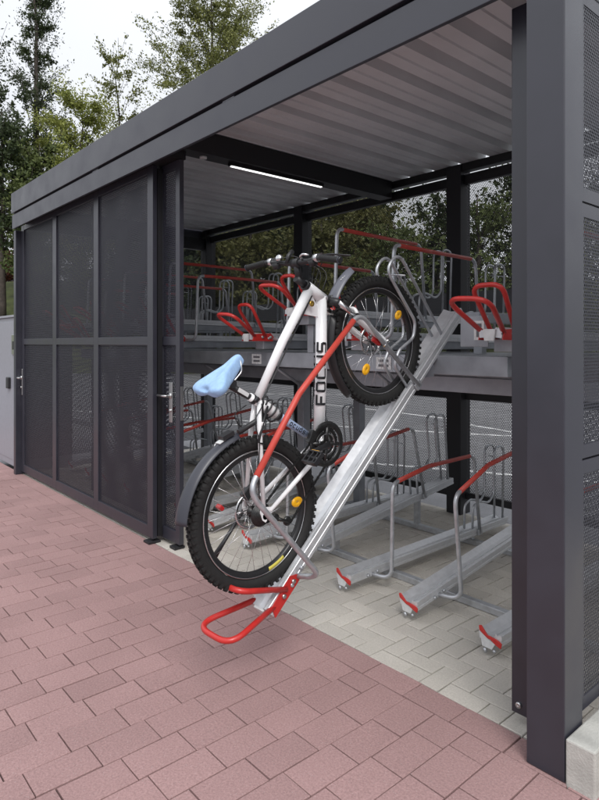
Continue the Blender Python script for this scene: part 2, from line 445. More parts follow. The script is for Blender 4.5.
# right hand end: fascia return, panels
MB().box(XR - .035, XR + .02, YF + .05, YB + .03, 2.997, ZT).build('fascia', 'anthracite', S, .003)
MB().box(XR - .12, XR - .02, YF + .15, YB - .15, 2.823, 2.985).build('lintel', 'anthracite', S, .003)
MB().box(XL - .03, XL + .03, YF + .05, YB + .03, 2.997, ZT).build('fascia', 'anthracite', S, .003)
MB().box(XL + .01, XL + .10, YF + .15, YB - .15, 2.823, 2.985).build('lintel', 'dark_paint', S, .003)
MB().box(XL - .03, XR + .02, YB + .035, YB + .06, 3.06, ZT - .02).build('rear_gutter', 'dark_paint', S) if False else None
# corrugated roof: trapezoid profile along X, ribs run front to back
def corrugated(x0, x1, y0, y1, z, h, p, m, nm, par):
    prof = []; x = x0
    while x < x1:
        for dx, dz in ((0, 0), (.29 * p, 0), (.31 * p, .010), (.37 * p, .010), (.39 * p, 0), (.66 * p, 0), (.72 * p, h), (.94 * p, h)):
            if x + dx <= x1: prof.append((x + dx, z + dz))
        x += p
    prof.append((x1, z)); v = []; f = []; t = .0015; n = len(prof)
    for yy in (y0, y1):
        for dz in (0, t): v += [(a, yy, b_ + dz) for a, b_ in prof]
    for i in range(n - 1):
        f.append((i, i + 1, 2 * n + i + 1, 2 * n + i)); f.append((n + i, 3 * n + i, 3 * n + i + 1, n + i + 1))
        f.append((i, n + i, n + i + 1, i + 1)); f.append((2 * n + i, 2 * n + i + 1, 3 * n + i + 1, 3 * n + i))
    return MB().add(v, f).build(nm, m, par)
corrugated(XL + .04, XR - .04, YF + .062, YB - .045, 3.105, .075, .283, 'ceiling', 'roof_sheet', S)
# roof beams
cbx = -3.945
MB().box(cbx - .075, cbx + .075, YF + .12, YB - .16, 2.935, 3.10).build('cross_beam', 'black_steel', S, .002)
lamp = MB().box(cbx - .02, cbx + .02, 2.70, 3.70, 2.912, 2.9345).build('lamp_housing', 'black_steel', S)
MB().box(cbx - .011, cbx + .011, 2.715, 3.685, 2.906, 2.9115).build('lamp_tube', 'led', lamp)
MB().disc((cbx, 2.46, 2.926), (0, 0, 1), .028, .016, 20).build('motion_sensor', 'plate', S)
MB().box(XL + .1, XR - .1, YB - .13, YB - .05, 3.035, 3.104).build('rear_beam', 'black_steel', S)
MB().box(XL + .1, XR - .1, YB - .09, YB - .04, 2.93, 3.008).build('rear_beam', 'black_steel', S)
MB().box(XL + .1, XR - .1, YB - .10, YB - .05, 3.010, 3.013).build('rear_flashing', 'galv_dull', S)
# rear wall bays
cols_b = [XL + .07, -5.29, -3.17, XR - .07]
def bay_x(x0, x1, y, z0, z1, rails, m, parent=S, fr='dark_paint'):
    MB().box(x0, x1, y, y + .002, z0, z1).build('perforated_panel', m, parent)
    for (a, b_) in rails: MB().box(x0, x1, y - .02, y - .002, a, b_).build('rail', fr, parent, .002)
for a, b_ in zip(cols_b, cols_b[1:]):
    bay_x(a + .077, b_ - .077, YB - .05, .17, 2.93, [(1.015, 1.115), (.13, .19)], 'mesh_back')
# left end wall
MB().box(XL + .05, XL + .052, YF + .14, 3.34, .17, 2.82).box(XL + .05, XL + .052, 3.48, YB - .15, .17, 2.82).build('perforated_panel', perforated('perforated_left', (.04, .04, .05), (1, 2), .0165, .0112), S)
# right end wall: three perforated cassettes with folded rims
for (z0, z1) in ((.165, 1.086), (1.094, 2.036), (2.044, 2.822)):
    for (y0, y1) in ((2.213, 3.38), (3.50, 4.56)):
        px = -1.003
        pn = MB().box(px, px + .002, y0 + .047, y1 - .047, z0 + .05, z1 - .05).build('perforated_panel', 'mesh_side', S)
        r_ = MB()
        r_.box(px, px + .004, y0, y0 + .0468, z0, z1).box(px, px + .004, y1 - .0468, y1, z0, z1)
        r_.box(px, px + .004, y0 + .0468, y1 - .0468, z0, z0 + .0498).box(px, px + .004, y0 + .0468, y1 - .0468, z1 - .0498, z1)
        r_.box(px - .025, px - .0005, y0, y0 + .002, z0, z1).box(px - .025, px - .0005, y0, y1, z0, z0 + .002).box(px - .025, px - .0005, y0, y1, z1 - .002, z1)
        r_.build('panel_rim', 'anthracite', pn)
post(XR - .1, XR - .03, 3.38, 3.5, 2.82)

# sliding doors
def door(x0, x1, y, mull, name='sliding_door', handle=None, flip=False):
    z0, z1 = .035, 2.87; d = .036
    fr = MB()
    st = .058 if len(mull) == 0 else .09
    fr.box(x0, x0 + st, y, y + d, z0, z1).box(x1 - st, x1, y, y + d, z0, z1)
    xs = [x0 + st] + [c_ for m_ in mull for c_ in (m_[0], m_[1])] + [x1 - st]
    for a, b_ in zip(xs[::2], xs[1::2]):
        fr.box(a, b_, y + .001, y + d - .001, z0, z0 + .088).box(a, b_, y + .001, y + d - .001, 1.503, 1.567).box(a, b_, y + .001, y + d - .001, z1 - .055, z1)
    for a, b_ in mull: fr.box(a, b_, y + .0005, y + d - .0005, z0, z1)
    f_ = fr.build(name, 'anthracite', S, .002)
    for a, b_ in zip(xs[::2], xs[1::2]):
        MB().box(a + .0005, b_ - .0005, y + .014, y + .016, z0 + .088, z1 - .055).build('perforated_sheet', 'mesh_door', f_)
    return f_
d1 = door(-7.41, -4.185, 2.165, [(-6.368, -6.265), (-5.31, -5.21)])
d2 = door(-4.245, -3.925, 2.245, [])
d2b = MB().box(-5.6, -4.246, 2.262, 2.264, .13, 2.8).build('perforated_sheet', 'mesh_door', d2)
# brush strip in the gap between the leaves
MB().box(-4.20, -4.175, 2.205, 2.24, .05, 2.85).build('brush_strip', 'black_steel', d1)
def lever(x, y, z, parent, sx=-1):
    h = MB().box(x - .024, x + .024, y - .008, y - .0005, z - .15, z + .15).build('handle_plate', 'stainless', parent, .003)
    h2 = MB().tube([(x, y - .006, z + .05), (x, y - .055, z + .05), (x + sx * .115, y - .055, z + .05)], .0095, 10, fillet=.015)
    h2.disc((x, y - .012, z + .05), (0, 1, 0), .022, .012, 20).build('handle', 'stainless', parent)
    MB().disc((x, y - .012, z - .06), (0, 1, 0), .012, .012, 16).build('lock_cylinder', 'stainless', parent)
lever(-7.375, 2.165, 1.07, d1, 1)
lever(-4.045, 2.245, 1.075, d2, -1)
MB().box(-3.9245, -3.918, 2.252, 2.276, .95, 1.2).build('strike_plate', 'stainless', d2, .001)
MB().box(-4.27, -4.18, 2.13, 2.23, .001, .018).tube([(-4.22, 2.18, .02), (-4.22, 2.18, .05)], .016, 12).build('floor_guide', 'dark_paint', S, .002)
MB().box(-4.02, -3.94, 2.215, 2.30, .001, .02).build('floor_guide', 'dark_paint', S, .002)
# door track hidden behind the lintel
MB().box(XL + .13, -3.93, 2.10, 2.30, 2.875, 2.955).build('door_track', 'black_steel', S)

# ------------------------------------------------------------------ racks
# local frame of every rack unit: x = sideways, y = along the tray from its front end, z = up from tray floor
def tray_mb(L):
    prof = [(-.064, .024), (-.062, .026), (-.022, .006), (.018, .006), (.030, .030), (.036, .030), (.037, .024), (.043, .024), (.044, .030), (.060, .030),
            (.062, .028), (.062, .004), (.059, .002), (.059, -.004), (.062, -.006), (.062, -.020), (.059, -.022), (.0, -.014), (-.058, -.020), (-.060, -.018), (-.062, .018)]
    return MB().prism(prof, 0, L, lambda a, b_, t: (a, t, b_))
def hoop_pts():
    return [(.04, .19, -.012), (.18, .235, -.018), (.18, .25, .565), (.082, .75, .588), (.078, 1.29, .590), (.070, 1.375, -.005)]
def hoop_parts(root):
    P = fillet_path([Vector(p) for p in hoop_pts()], .07, seg=7)
    # soft double bends like a bent tube
    MB().tube(P, .0125, 12).build('side_hoop', 'galv', root)
    h = root.children[-1]
    A, B, C = Vector((.18, .25, .565)), Vector((.082, .75, .588)), Vector((.078, 1.29, .590))
    a = A + (B - A).normalized() * .07; c = C - (C - B).normalized() * .055
    MB().tube(fillet_path([a, B, c], .1), .0142, 12).build('sleeve', 'red_sleeve', h)
    MB().box(.063, .078, 1.35, 1.40, -.02, .02).build('clamp', 'galv', h, .002)
    MB().disc((.066, .15, -.008), (1, 0, 0), .010, .012, 6).build('bolt', 'galv', h)
    MB().disc((.066, .235, -.002), (1, 0, 0), .010, .012, 6).build('bolt', 'galv', h)
def holder_parts(root):
    for s_ in (-1, 1):
        x = .036 * s_
        P = [(x, 1.33, .0), (x, 1.335, .19), (x, 1.42, .215), (x, 1.555, .18), (x * 1.1, 1.62, .24), (x * 1.15, 1.625, .60), (x * 1.15, 1.765, .60), (x, 1.75, .0)]
        MB().tube(fillet_path([Vector(p) for p in P], .07, seg=6), .0085, 10).build('wheel_holder', 'galv', root)
    MB().tube([(-.05, 1.69, .52), (.075, 1.69, .50)], .004, 8).build('cross_pin', 'galv', root)
def lower_rack(L=1.79):
    r_ = empty('lower_bike_rack')
    tray_mb(L).build('tray', 'alu', r_)
    hoop_parts(r_); holder_parts(r_)
    # red bow shaped end clip with white plate
    MB().prism([(-.058, .045), (-.045, .05), (-.01, .012), (.005, .012), (.045, .005), (.066, -.005), (.06, -.03), (.035, -.022), (.005, -.004), (-.01, -.004), (-.055, .022)], -.008, -.001, lambda a, b_, t: (a, t, b_)).build('end_clip', 'red', r_, .002)
    MB().prism([(-.055, .018), (-.012, -.005), (.028, -.02), (.01, -.052), (-.042, -.05)], -.004, -.0005, lambda a, b_, t: (a, t, b_)).build('end_plate', 'plate', r_)
    MB().tube([(-.03, -.004, -.056), (-.02, -.004, -.075)], .008, 8).tube([(.02, -.004, -.05), (.03, -.004, -.06)], .008, 8).build('foot_screw', 'galv', r_)
    return r_
def handle_parts(root):
    # lower loop: a lying U around the tray end; upper loop: a second U standing steeper
    P = [(-.055, .035, -.012), (-.14, -.11, .1), (-.13, -.20, .165), (0, -.235, .165), (.12, -.20, .155), (.13, -.13, .105), (.055, .035, -.012)]
    MB().tube(fillet_path([Vector(p) for p in ((-.052, .045, -.005), (-.115, -.215, .165), (.12, -.205, .15), (.052, .045, -.005))], .075, seg=9), .0125, 12).build('handle', 'red', root)
    MB().tube(fillet_path([Vector(p) for p in ((-.064, .12, .006), (-.09, -.03, .235), (.08, -.03, .235), (.066, .12, .006))], .06, seg=9), .0125, 12).build('handle', 'red', root)
    for s_ in (-1, 1):
        k = MB().prism([(.0, -.03), (.19, -.03), (.20, .0), (.17, .03), (.02, .02)], .0625 * s_, .0675 * s_, lambda a, b_, t: (t, a, b_)).build('handle_bracket', 'red', root, .001)
        for yy in (.09, .165): MB().disc((.07 * s_, yy, 0), (1, 0, 0), .011, .012, 6).build('bolt', 'stainless', k)
def upper_tray(L=1.97):
    r_ = empty('upper_bike_tray')
    tray_mb(L).build('tray', 'alu', r_)
    hoop_parts(r_); holder_parts(r_); handle_parts(r_)
    MB().prism([(-.026, -.035), (.026, -.035), (.034, .022), (-.034, .022)], -.012, -.001, lambda a, b_, t: (a, t, b_)).build('end_plate', 'plate', r_, .002)
    return r_

TRX = [-1.61 - .5 * k for k in range(12)]
nth = ['nearest the corner post', 'second', 'third', 'fourth', 'fifth', 'sixth', 'seventh', 'eighth', 'ninth', 'tenth', 'eleventh', 'twelfth']
lo = lower_rack(); first = True
inc = R(7.8)
for k, X in enumerate(TRX):
    high = (k % 2 == 1)
    o = lo if first else copy_tree(lo); first = False
    o.location = (X, 2.625, .092 if high else .088)
    o.rotation_euler = (inc if high else R(.6), 0, 0)
    kind_ = 'sloping' if high else 'level'
    lab = ('%s silver bike tray on the paving, %s' % (kind_, 'nearest the corner post' if k == 0 else nth[k] + ' from the corner post'))
    tag(o, lab, 'bike rack', 'floor level bike racks in the shelter')
# floor frame carrying the lower racks
ff = empty('floor_frame', (0, 0, 0)); tag(ff, 'low galvanised tube frame on the grey paving carrying the floor level racks', 'rack frame')
for yy in (3.05, 3.98):
    MB().box(-7.25, -1.2, yy - .022, yy + .022, .003, .043).build('rail', 'galv', ff, .004)
for k, X in enumerate(TRX):
    for yy in (3.05, 3.98):
        if k % 2 == 1: MB().box(X - .02, X + .02, yy - .02, yy + .02, .044, .092 + (yy - 2.625) * math.tan(inc) - .03).build('bracket', 'galv', ff)
        else: MB().box(X - .025, X + .025, yy - .02, yy + .02, .044, .062).build('bracket', 'galv', ff)

# upper deck
dk = empty('upper_rack_deck', (0, 0, 0)); tag(dk, 'grey galvanised steel deck on posts that carries the upper bike trays', 'rack frame')
MB().box(-7.25, -1.62, 2.80, 2.86, 1.345, 1.450).build('front_beam', 'galv_dull', dk, .003)
MB().box(-7.25, -1.20, 3.08, 3.14, 1.225, 1.318).build('beam', 'galv_dull', dk, .003)
MB().box(-7.25, -1.20, 4.15, 4.25, 1.225, 1.42).build('beam', 'galv_dull', dk, .003)
for X in (-3.96, -6.6):
    for yy in (3.45, 4.15):
        MB().box(X - .04, X + .04, yy, yy + .08, .012, 1.225).build('post', 'galv_dull', dk, .003)
        MB().box(X - .09, X + .09, yy - .05, yy + .13, .001, .011).build('base_plate', 'galv_dull', dk, .001)
    MB().box(X - .03, X + .03, 3.15, 4.14, 1.23, 1.31).build('beam', 'galv_dull', dk, .002)
ZL, ZH = 1.565, 1.735
for k, X in enumerate(TRX):
    high = (k % 2 == 1); zt = ZH if high else ZL
    # fixed guide channel under every tray
    if k == 5: continue
    if k > 5: X -= .28
    gd = MB().box(X - .05, X + .05, 3.24 if k == 1 else 2.74, 4.42, max(1.452, zt - .09), zt - .026).build('guide_channel', 'galv_dull', dk, .003)
    if high:
        for yy in (3.30 if k == 1 else 2.80, 4.2): MB().box(X - .03, X + .03, yy, yy + .05, 1.452, zt - .091).build('riser', 'galv_dull', gd, .002)
    if high:
        MB().box(X + .245, X + .41, 2.752, 2.757, 1.50, 1.66).build('guide_plate', 'galv_dull', dk, .002)
        s_ = MB().box(X + .33, X + .39, 2.748, 2.7505, 1.535, 1.635).build('sticker', 'sticker', dk)
        MB().box(X + .345, X + .375, 2.7465, 2.7475, 1.60, 1.62).box(X + .345, X + .375, 2.7465, 2.7475, 1.55, 1.585).build('print', 'label', s_)
for X in (-3.78, -2.5, -5.2):
    s_ = MB().box(X, X + .12, 2.796, 2.7985, 1.36, 1.435).build('sticker', 'sticker', dk)
    MB().box(X + .02, X + .10, 2.7945, 2.7955, 1.405, 1.42).box(X + .02, X + .10, 2.7945, 2.7955, 1.375, 1.39).build('print', 'label', s_)
# shelf plates between the channels
MB().box(-7.2, -1.62, 2.862, 3.49, 1.446, 1.449).build('deck_plate', 'galv_dull', dk)
MB().box(-7.2, -1.25, 3.5, 4.14, 1.446, 1.449).build('deck_plate', 'galv_dull', dk)
for k, X in enumerate(TRX):
    if k % 2 == 0:
        MB().tube([(X + .06, 2.86, 1.33), (X + .06, 3.08, 1.20)], .012, 8).build('strut', 'galv_dull', dk)

up = upper_tray(); first = True
for k, X in enumerate(TRX):
    high = (k % 2 == 1); pulled = (k == 1)
    if k == 5: continue            # this position has no tray in the photograph
    o = up if first else copy_tree(up); first = False
    if k > 5: X -= .28
    if pulled:
        a = R(43.3)
        o.location = (X, 1.617, .352); o.rotation_euler = (a, 0, 0)
        tag(o, 'upper tray pulled out and tilted down to the ground, holding the white mountain bike', 'bike tray', 'upper level bike trays')
        continue
    o.location = (X, 2.625, (ZH if high else ZL)); o.rotation_euler = (R(-.8), 0, 0)
    lab = '%s empty upper tray with red loops, %s' % ('raised' if high else 'low', 'nearest the corner post' if k == 0 else nth[k] + ' upper tray position from the corner post')
    tag(o, lab, 'bike tray', 'upper level bike trays')
# hinge arm that links the tilted tray to the deck
MB().tube([(-2.11, 2.86, 1.47), (-2.11, 2.74, 1.37)], .02, 10).box(-2.15, -2.07, 2.70, 2.80, 1.33, 1.40).build('hinge_arm', 'galv_dull', dk)

# ------------------------------------------------------------------ the bicycle
WR = .337
# bike frame of reference: y = along the tray, z = away from it, origin at rear tyre contact point, x = to the rider's right
BA = R(43.6)
BK = empty('mountain_bike', (-2.11, 1.583 + math.sin(BA) * WR, .781 - math.cos(BA) * WR), (BA, 0, 0))
tag(BK, 'white mountain bike with knobbly tyres and pale blue saddle cover standing on the tilted tray', 'bicycle')
WB = 1.088; H0 = WR
RW = Vector((0, 0, H0)); FW = Vector((0, WB, H0))
BB = Vector((0, .452, H0 - .062))
def P(u, v, x=0): return Vector((x, u, v + H0))
SC = P(.336, .352)                   # seat cluster
HT = P(.905, .522); HB = P(.945, .408)
fr = MB()
fr.tube([SC + (BB - SC) * -.10, BB], [.0175, .0175], 16)
fr.tube([SC, SC + (HT - SC) * .5, HT + Vector((0, .0, -.02))], [.0185, .021, .025], 16)
fr.tube([BB, BB + (HB - BB) * .5, HB + Vector((0, -.002, .02))], [.026, .0285, .027], 16)
fr.tube([HT, HB], .0265, 18)
fr.add(*(lambda v: (v, [(0, 1, 2), (3, 5, 4), (0, 3, 4, 1), (1, 4, 5, 2), (2, 5, 3, 0)]))([HT + Vector((.006, -.12, -.06)), HT + Vector((.006, 0, -.015)), HB + Vector((.006, -.07, -.055)), HT + Vector((-.006, -.12, -.06)), HT + Vector((-.006, 0, -.015)), HB + Vector((-.006, -.07, -.055))]))
fr.ring(BB, (1, 0, 0), [(.0005, -.036), (.023, -.036), (.023, .036), (.0005, .036)], 20)
for s_ in (-1, 1):
    D = RW + Vector((.066 * s_, 0, 0))
    fr.tube([BB + Vector((.03 * s_, -.02, 0)), BB + Vector((.052 * s_, -.11, .005)), D + Vector((0, .03, -.004))], [.0125, .012, .009], 12)
    fr.tube([SC + Vector((.016 * s_, -.005, -.01)), SC + Vector((.030 * s_, -.085, -.083)), D + Vector((0, .008, .02))], [.0105, .0115, .009], 12)
    fr.prism([(-.018, -.02), (.03, -.016), (.05, .0), (.012, .045), (-.008, .03), (-.022, .0)], .062 * s_, .068 * s_, lambda a, b_, t: (t, a, H0 + b_))
fr.tube([SC + Vector((-.04, -.062, -.075)), SC + Vector((.04, -.062, -.075))], .009, 10)
FR = fr.build('frame', 'white_paint', BK)
# letters F O C U S wrapped round the down tube, on both sides
LET = {'F': [(0, 0, .22, 1), (.22, .8, 1, 1), (.22, .4, .85, .6)],
       'O': [(0, .12, .22, .88), (.78, .12, 1, .88), (.1, 0, .9, .2), (.1, .8, .9, 1)],
       'C': [(0, .12, .22, .88), (.1, 0, 1, .2), (.1, .8, 1, 1)],
       'U': [(0, .12, .22, 1), (.78, .12, 1, 1), (.1, 0, .9, .2)],
       'S': [(.0, 0, .92, .2), (.08, .4, .92, .6), (.08, .8, 1, 1), (0, .5, .22, .9), (.78, .1, 1, .5)],
       'c': [(0, .1, .22, .6), (.1, 0, .9, .16), (.1, .54, .9, .7)], 'u': [(0, .1, .22, .7), (.78, 0, 1, .7), (.1, 0, .8, .16)],
       'd': [(0, .1, .22, .6), (.78, 0, 1, 1), (.1, 0, .8, .16), (.1, .54, .8, .7)], 's': [(0, 0, .92, .14), (.1, .28, .9, .42), (.1, .56, 1, .7), (0, .35, .2, .62), (.8, .08, 1, .35)],
       'o': [(0, .1, .22, .6), (.78, .1, 1, .6), (.1, 0, .9, .16), (.1, .54, .9, .7)]}
def wrap_text(txt, A, B, rad, s0, cw, chh, gap, side, m='decal', nm='lettering', parent=None, mirror=False, tilt=0.):
    d = (B - A).normalized(); x = Vector((side, 0, 0)); n_ = Vector((1, 0, 0)).cross(d); n_.normalize()   # +n roughly up
    if n_.z < 0: n_ = -n_
    mb = MB(); pos = s0
    seq = txt
    for chx in seq:
        if chx in LET:
            for (a0, b0, a1, b1) in LET[chx]:
                nb = 6; vs = []; fs = []
                for i in range(2):
                    aa = (a0, a1)[i]
                    for j in range(nb + 1):
                        bb = b0 + (b1 - b0) * j / nb
                        wv = (bb - .5) * chh; th = wv / rad + tilt
                        if mirror: sl = pos + cw - aa * cw
                        else: sl = pos + aa * cw
                        c_ = A + d * sl
                        nn = n_
                        vs.append(c_ + x * (rad + .0012) * math.cos(th) + nn * (rad + .0012) * math.sin(th))
                for j in range(nb): fs.append((j, j + 1, nb + 2 + j, nb + 1 + j))
                mb.add(vs, fs)
        pos += cw + gap
    return mb.build(nm, m, parent)
dA = BB; dB = HB + Vector((0, -.002, .02))
wrap_text('FOCUS', dA, dB, .0288, .178, .050, .055, .012, 1, parent=FR, tilt=R(26))
wrap_text('SUCOF', dA, dB, .0288, .178, .049, .050, .013, -1, parent=FR, mirror=True)
# head tube badge + small marks
MB().disc(HT + Vector((.018, -.052, -.062)) + Vector((.012, 0, 0)), (1, 0, 0), .014, .004, 20).build('badge', 'gold', FR)
# seat tube: pale blue band with lettering, black bands
sd_ = (BB - SC).normalized()
MB().tube([SC + sd_ * .155, SC + sd_ * .335], .0183, 16).build('band', 'pale_blue', FR)
wrap_text('F ocuds', SC, BB, .0186, .165, .016, .026, .006, 1, parent=FR, nm='lettering')
MB().tube([SC + sd_ * .03, SC + sd_ * .04, SC + sd_ * .122, SC + sd_ * .13], [.020, .0265, .0265, .020], 18).build('seat_tube_sleeve', 'white_paint', FR)
MB().tube([SC + sd_ * .135, SC + sd_ * .150], .0225, 16).tube([SC + sd_ * .02, SC + sd_ * .035], .021, 16).tube([SC + sd_ * .35, SC + sd_ * .372], .020, 16).build('clamp_band', 'black_plastic', FR)
# coiled cable lock round the seat tube
lk = MB(); hel = []
for i in range(70):
    q = i / 69; a = q * 2 * math.pi * 3.2
    c_ = SC + sd_ * (.03 + q * .10)
    n_ = Vector((1, 0, 0)).cross(sd_)
    hel.append(c_ + Vector((1, 0, 0)) * math.cos(a) * (.034) + n_ * math.sin(a) * .042)
lk.tube(hel, .0042, 8); lk.build('cable_lock', 'black_plastic', BK)
# cables along the top tube
cb = MB()
for off in (.024, .018):
    cb.tube([HT + Vector((off, -.02, -.04)), SC + Vector((off * .85, .02, -.012)), SC + Vector((off, -.04, -.07))], .0022, 6, fillet=.03)
cb.tube([HT + Vector((.03, .02, .03)), P(.98, .50, .0), P(.93, .40, -.03), BB + Vector((-.032, .1, .12))], .0025, 6, fillet=.08)
cb.build('cable', 'black_plastic', BK)

# wheels
def wheel(c, name, disc_side=-1):
    W = empty(name); W.parent = BK; W.location = c
    ax = (1, 0, 0); tr = .0265
    prof = [(.279, -.012), (.294, -.0225), (.318, -.0255), (.3285, -.018), (.331, 0), (.3285, .018), (.318, .0255), (.294, .0225), (.279, .012)]
    t = MB().ring((0, 0, 0), ax, prof, 96)
    # knobs
    n = 66
    for i in range(n):
        a = 2 * math.pi * i / n
        for (x0, x1, r0, r1, da) in ((-.013, -.002, .3265, .3385, 0), (.002, .013, .3265, .3385, .5), (.017, .0275, .312, .3335, .25), (-.0275, -.017, .312, .3335, .75)):
            q = a + da * 2 * math.pi / n
            T = Matrix.Rotation(q, 4, 'X')
            t.box(x0, x1, -.0068, .0068, r0, r1, T)
    t.build('tyre', 'rubber', W)
    MB().ring((0, 0, 0), ax, [(.252, -.011), (.274, -.0125), (.278, -.0125), (.278, -.010), (.262, .0), (.278, .010), (.278, .0125), (.274, .0125), (.252, .011), (.248, 0)], 96).build('rim', 'rim', W)
    MB().ring((0, 0, 0), ax, [(.2715, -.0134), (.2770, -.0134), (.2770, -.0126), (.2715, -.0126)], 96).ring((0, 0, 0), ax, [(.2715, .0126), (.2770, .0126), (.2770, .0134), (.2715, .0134)], 96).build('rim_edge', 'chrome', W)
    h = MB().ring((0, 0, 0), ax, [(.0005, -.05), (.008, -.05), (.008, -.034), (.026, -.033), (.026, -.029), (.014, -.024), (.012, 0), (.014, .024), (.026, .029), (.026, .033), (.008, .034), (.008, .05), (.0005, .05)], 24)
    h.build('hub', 'drive', W)
    s = MB()
    for i in range(32):
        a = 2 * math.pi * i / 32; side = 1 if i % 2 else -1
        hub_a = a + (R(62) if (i // 2) % 2 else -R(62))
        s.tube([(side * .031, math.cos(hub_a) * .025, math.sin(hub_a) * .025), (side * .003, math.cos(a) * .252, math.sin(a) * .252)], .0009, 5)
    s.build('spokes', 'chrome', W)
    return W
rw = wheel(RW, 'rear_wheel'); fw = wheel(FW, 'front_wheel')
def refl(Wh, ang, r_=.165, rad=.024):
    a = R(ang)
    T = Matrix.Rotation(a, 4, 'X')
    mb = MB(); c_ = T @ Vector((.018, 0, r_))
    mb.ring(c_, (1, 0, 0), [(.0005, -.005), (rad * .9, -.005), (rad, 0), (rad * .9, .005), (.0005, .005)], 24)
    for i in range(len(mb.v)):    # stretch along the spoke
        v = Vector(mb.v[i]); d = T @ Vector((0, 0, 1)); e = (v - c_).dot(d); mb.v[i] = tuple(v + d * e * .35)
    mb.build('reflector', 'yellow', Wh)
refl(rw, -130, .22, .024)
refl(fw, -90, .20, .022); refl(fw, 100, .18, .024)
# yellow decal on rear rim near the tray
MB().ring((0, 0, 0), (1, 0, 0), [(.254, .0118), (.271, .0132), (.271, .0138), (.254, .0124)], 10, R(150), R(170), ref=(0, 0, 1)).build('rim_decal', 'decal_yellow', rw)
# discs
for Wh, cc in ((rw, 0), (fw, 0)):
    db = MB().ring((0, 0, 0), (1, 0, 0), [(.066, -.046), (.080, -.046), (.080, -.044), (.066, -.044)], 40)
    for i in range(6):
        a = i * math.pi / 3
        db.tube([(-.045, math.cos(a) * .02, math.sin(a) * .02), (-.045, math.cos(a + .3) * .067, math.sin(a + .3) * .067)], .003, 5)
    db.build('brake_disc', 'chrome', Wh)
# cassette
cs = MB()
for i in range(8):
    r_ = .052 - i * .0038; x = .034 + i * .0042
    cs.ring((0, 0, 0), (1, 0, 0), [(r_ * .6, x - .001), (r_, x - .001), (r_, x + .001), (r_ * .6, x + .001)], 28)
cs.tube([(.03, 0, 0), (.068, 0, 0)], .015, 12)
cs.build('cassette', 'drive', rw)
# crankset
CK = empty('crankset'); CK.parent = BK; CK.location = BB
cr = MB()
for (r_, x) in ((.098, .052), (.076, .046), (.056, .040)):
    cr.ring((0, 0, 0), (1, 0, 0), [(r_ - .014, x - .0015), (r_, x - .0015), (r_, x + .0015), (r_ - .014, x + .0015)], 44)
    nt_ = int(r_ * 460)
    for i in range(nt_):
        cr.box(x - .001, x + .001, -.0025, .0025, r_ - .001, r_ + .0045, Matrix.Rotation(2 * math.pi * i / nt_, 4, 'X'))
cr.ring((0, 0, 0), (1, 0, 0), [(.078, .0555), (.106, .0555), (.106, .0575), (.078, .0575)], 44)
for i in range(4):
    a = R(40 + 90 * i); cr.tube([(.05, 0, 0), (.05, math.cos(a) * .088, math.sin(a) * .088)], [.014, .009], 8)
cr.tube([(-.06, 0, 0), (.07, 0, 0)], .014, 14)
cr.build('chainring', 'drive', CK)
MB().ring((0, 0, 0), (1, 0, 0), [(.046, .058), (.05, .058), (.05, .0595), (.046, .0595)], 30).build('ring_edge', 'chrome', CK)
ca = R(-33)
for s_, sg in ((1, -1), (-1, 1)):
    e = Vector((0, sg * math.cos(ca) * .172, sg * math.sin(ca) * .172))
    MB().tube([Vector((.072 * s_, 0, 0)), Vector((.078 * s_, 0, 0)) + e * .5, Vector((.080 * s_, 0, 0)) + e], [.016, .012, .014], 12, flat=.55).build('crank_arm', 'black_plastic', CK)
    pd = MB(); o_ = e + Vector((.085 * s_, 0, 0))
    pd.tube([o_, o_ + Vector((.10 * s_, 0, 0))], .008, 8)
    for yy in (-.032, .026): pd.box(min(0, s_ * .085), max(0, s_ * .085), yy, yy + .007, -.012, .012, Matrix.Translation(o_ + Vector((.018 * s_, 0, 0))))
    for xx in (0, .03, .06, .079): pd.box(min(s_ * xx, s_ * (xx + .007)), max(s_ * xx, s_ * (xx + .007)), -.032, .032, -.010, .010, Matrix.Translation(o_ + Vector((.018 * s_, 0, 0))))
    p_ = pd.build('pedal', 'black_plastic', CK)
    MB().box(o_.x + (.03 if s_ > 0 else -.08), o_.x + (.08 if s_ > 0 else -.03), o_.y + .033, o_.y + .037, o_.z - .008, o_.z + .008).build('pedal_reflector', 'yellow', p_)
# chain
C1 = BB + Vector((.047, 0, 0)); rr, rc = .072, .030; C2 = RW + Vector((.05, 0, 0)); PU = RW + Vector((.052, .03, -.062)); PL = RW + Vector((.054, .062, -.125))
ch = MB()
def chain_run(a, b_):
    n = max(2, int((b_ - a).length / .0127)); d = (b_ - a) / n; up_ = Vector((1, 0, 0)).cross(d).normalized()
    for i in range(n):
        p = a + d * i; q = p + d
        off = .0022 if i % 2 else .0035
        for s_ in (-1, 1):
            x = Vector((off * s_, 0, 0)); t_ = Vector((.0007 * s_, 0, 0)); h_ = up_ * .0038
            ch.add([p + x - h_, q + x - h_, q + x + h_, p + x + h_, p + x + t_ - h_, q + x + t_ - h_, q + x + t_ + h_, p + x + t_ + h_], [(0, 1, 2, 3), (7, 6, 5, 4), (0, 4, 5, 1), (3, 2, 6, 7)])
        ch.tube([p - Vector((.004, 0, 0)), p + Vector((.004, 0, 0))], .0034, 6)
chain_run(C2 + Vector((0, .0, rc)), C1 + Vector((0, -.005, rr)))
chain_run(PL + Vector((0, .006, -.02)), C1 + Vector((0, -.006, -rr)))
chain_run(PL + Vector((0, .006, -.02)), PU + Vector((0, .012, -.012)))
chain_run(PU + Vector((0, .012, -.012)), C2 + Vector((0, -.02, -.028)))
chain_run(C2 + Vector((0, -.02, -.028)), C2 + Vector((0, -.03, 0)))
chain_run(C2 + Vector((0, -.03, 0)), C2 + Vector((0, .0, rc)))
prev = None
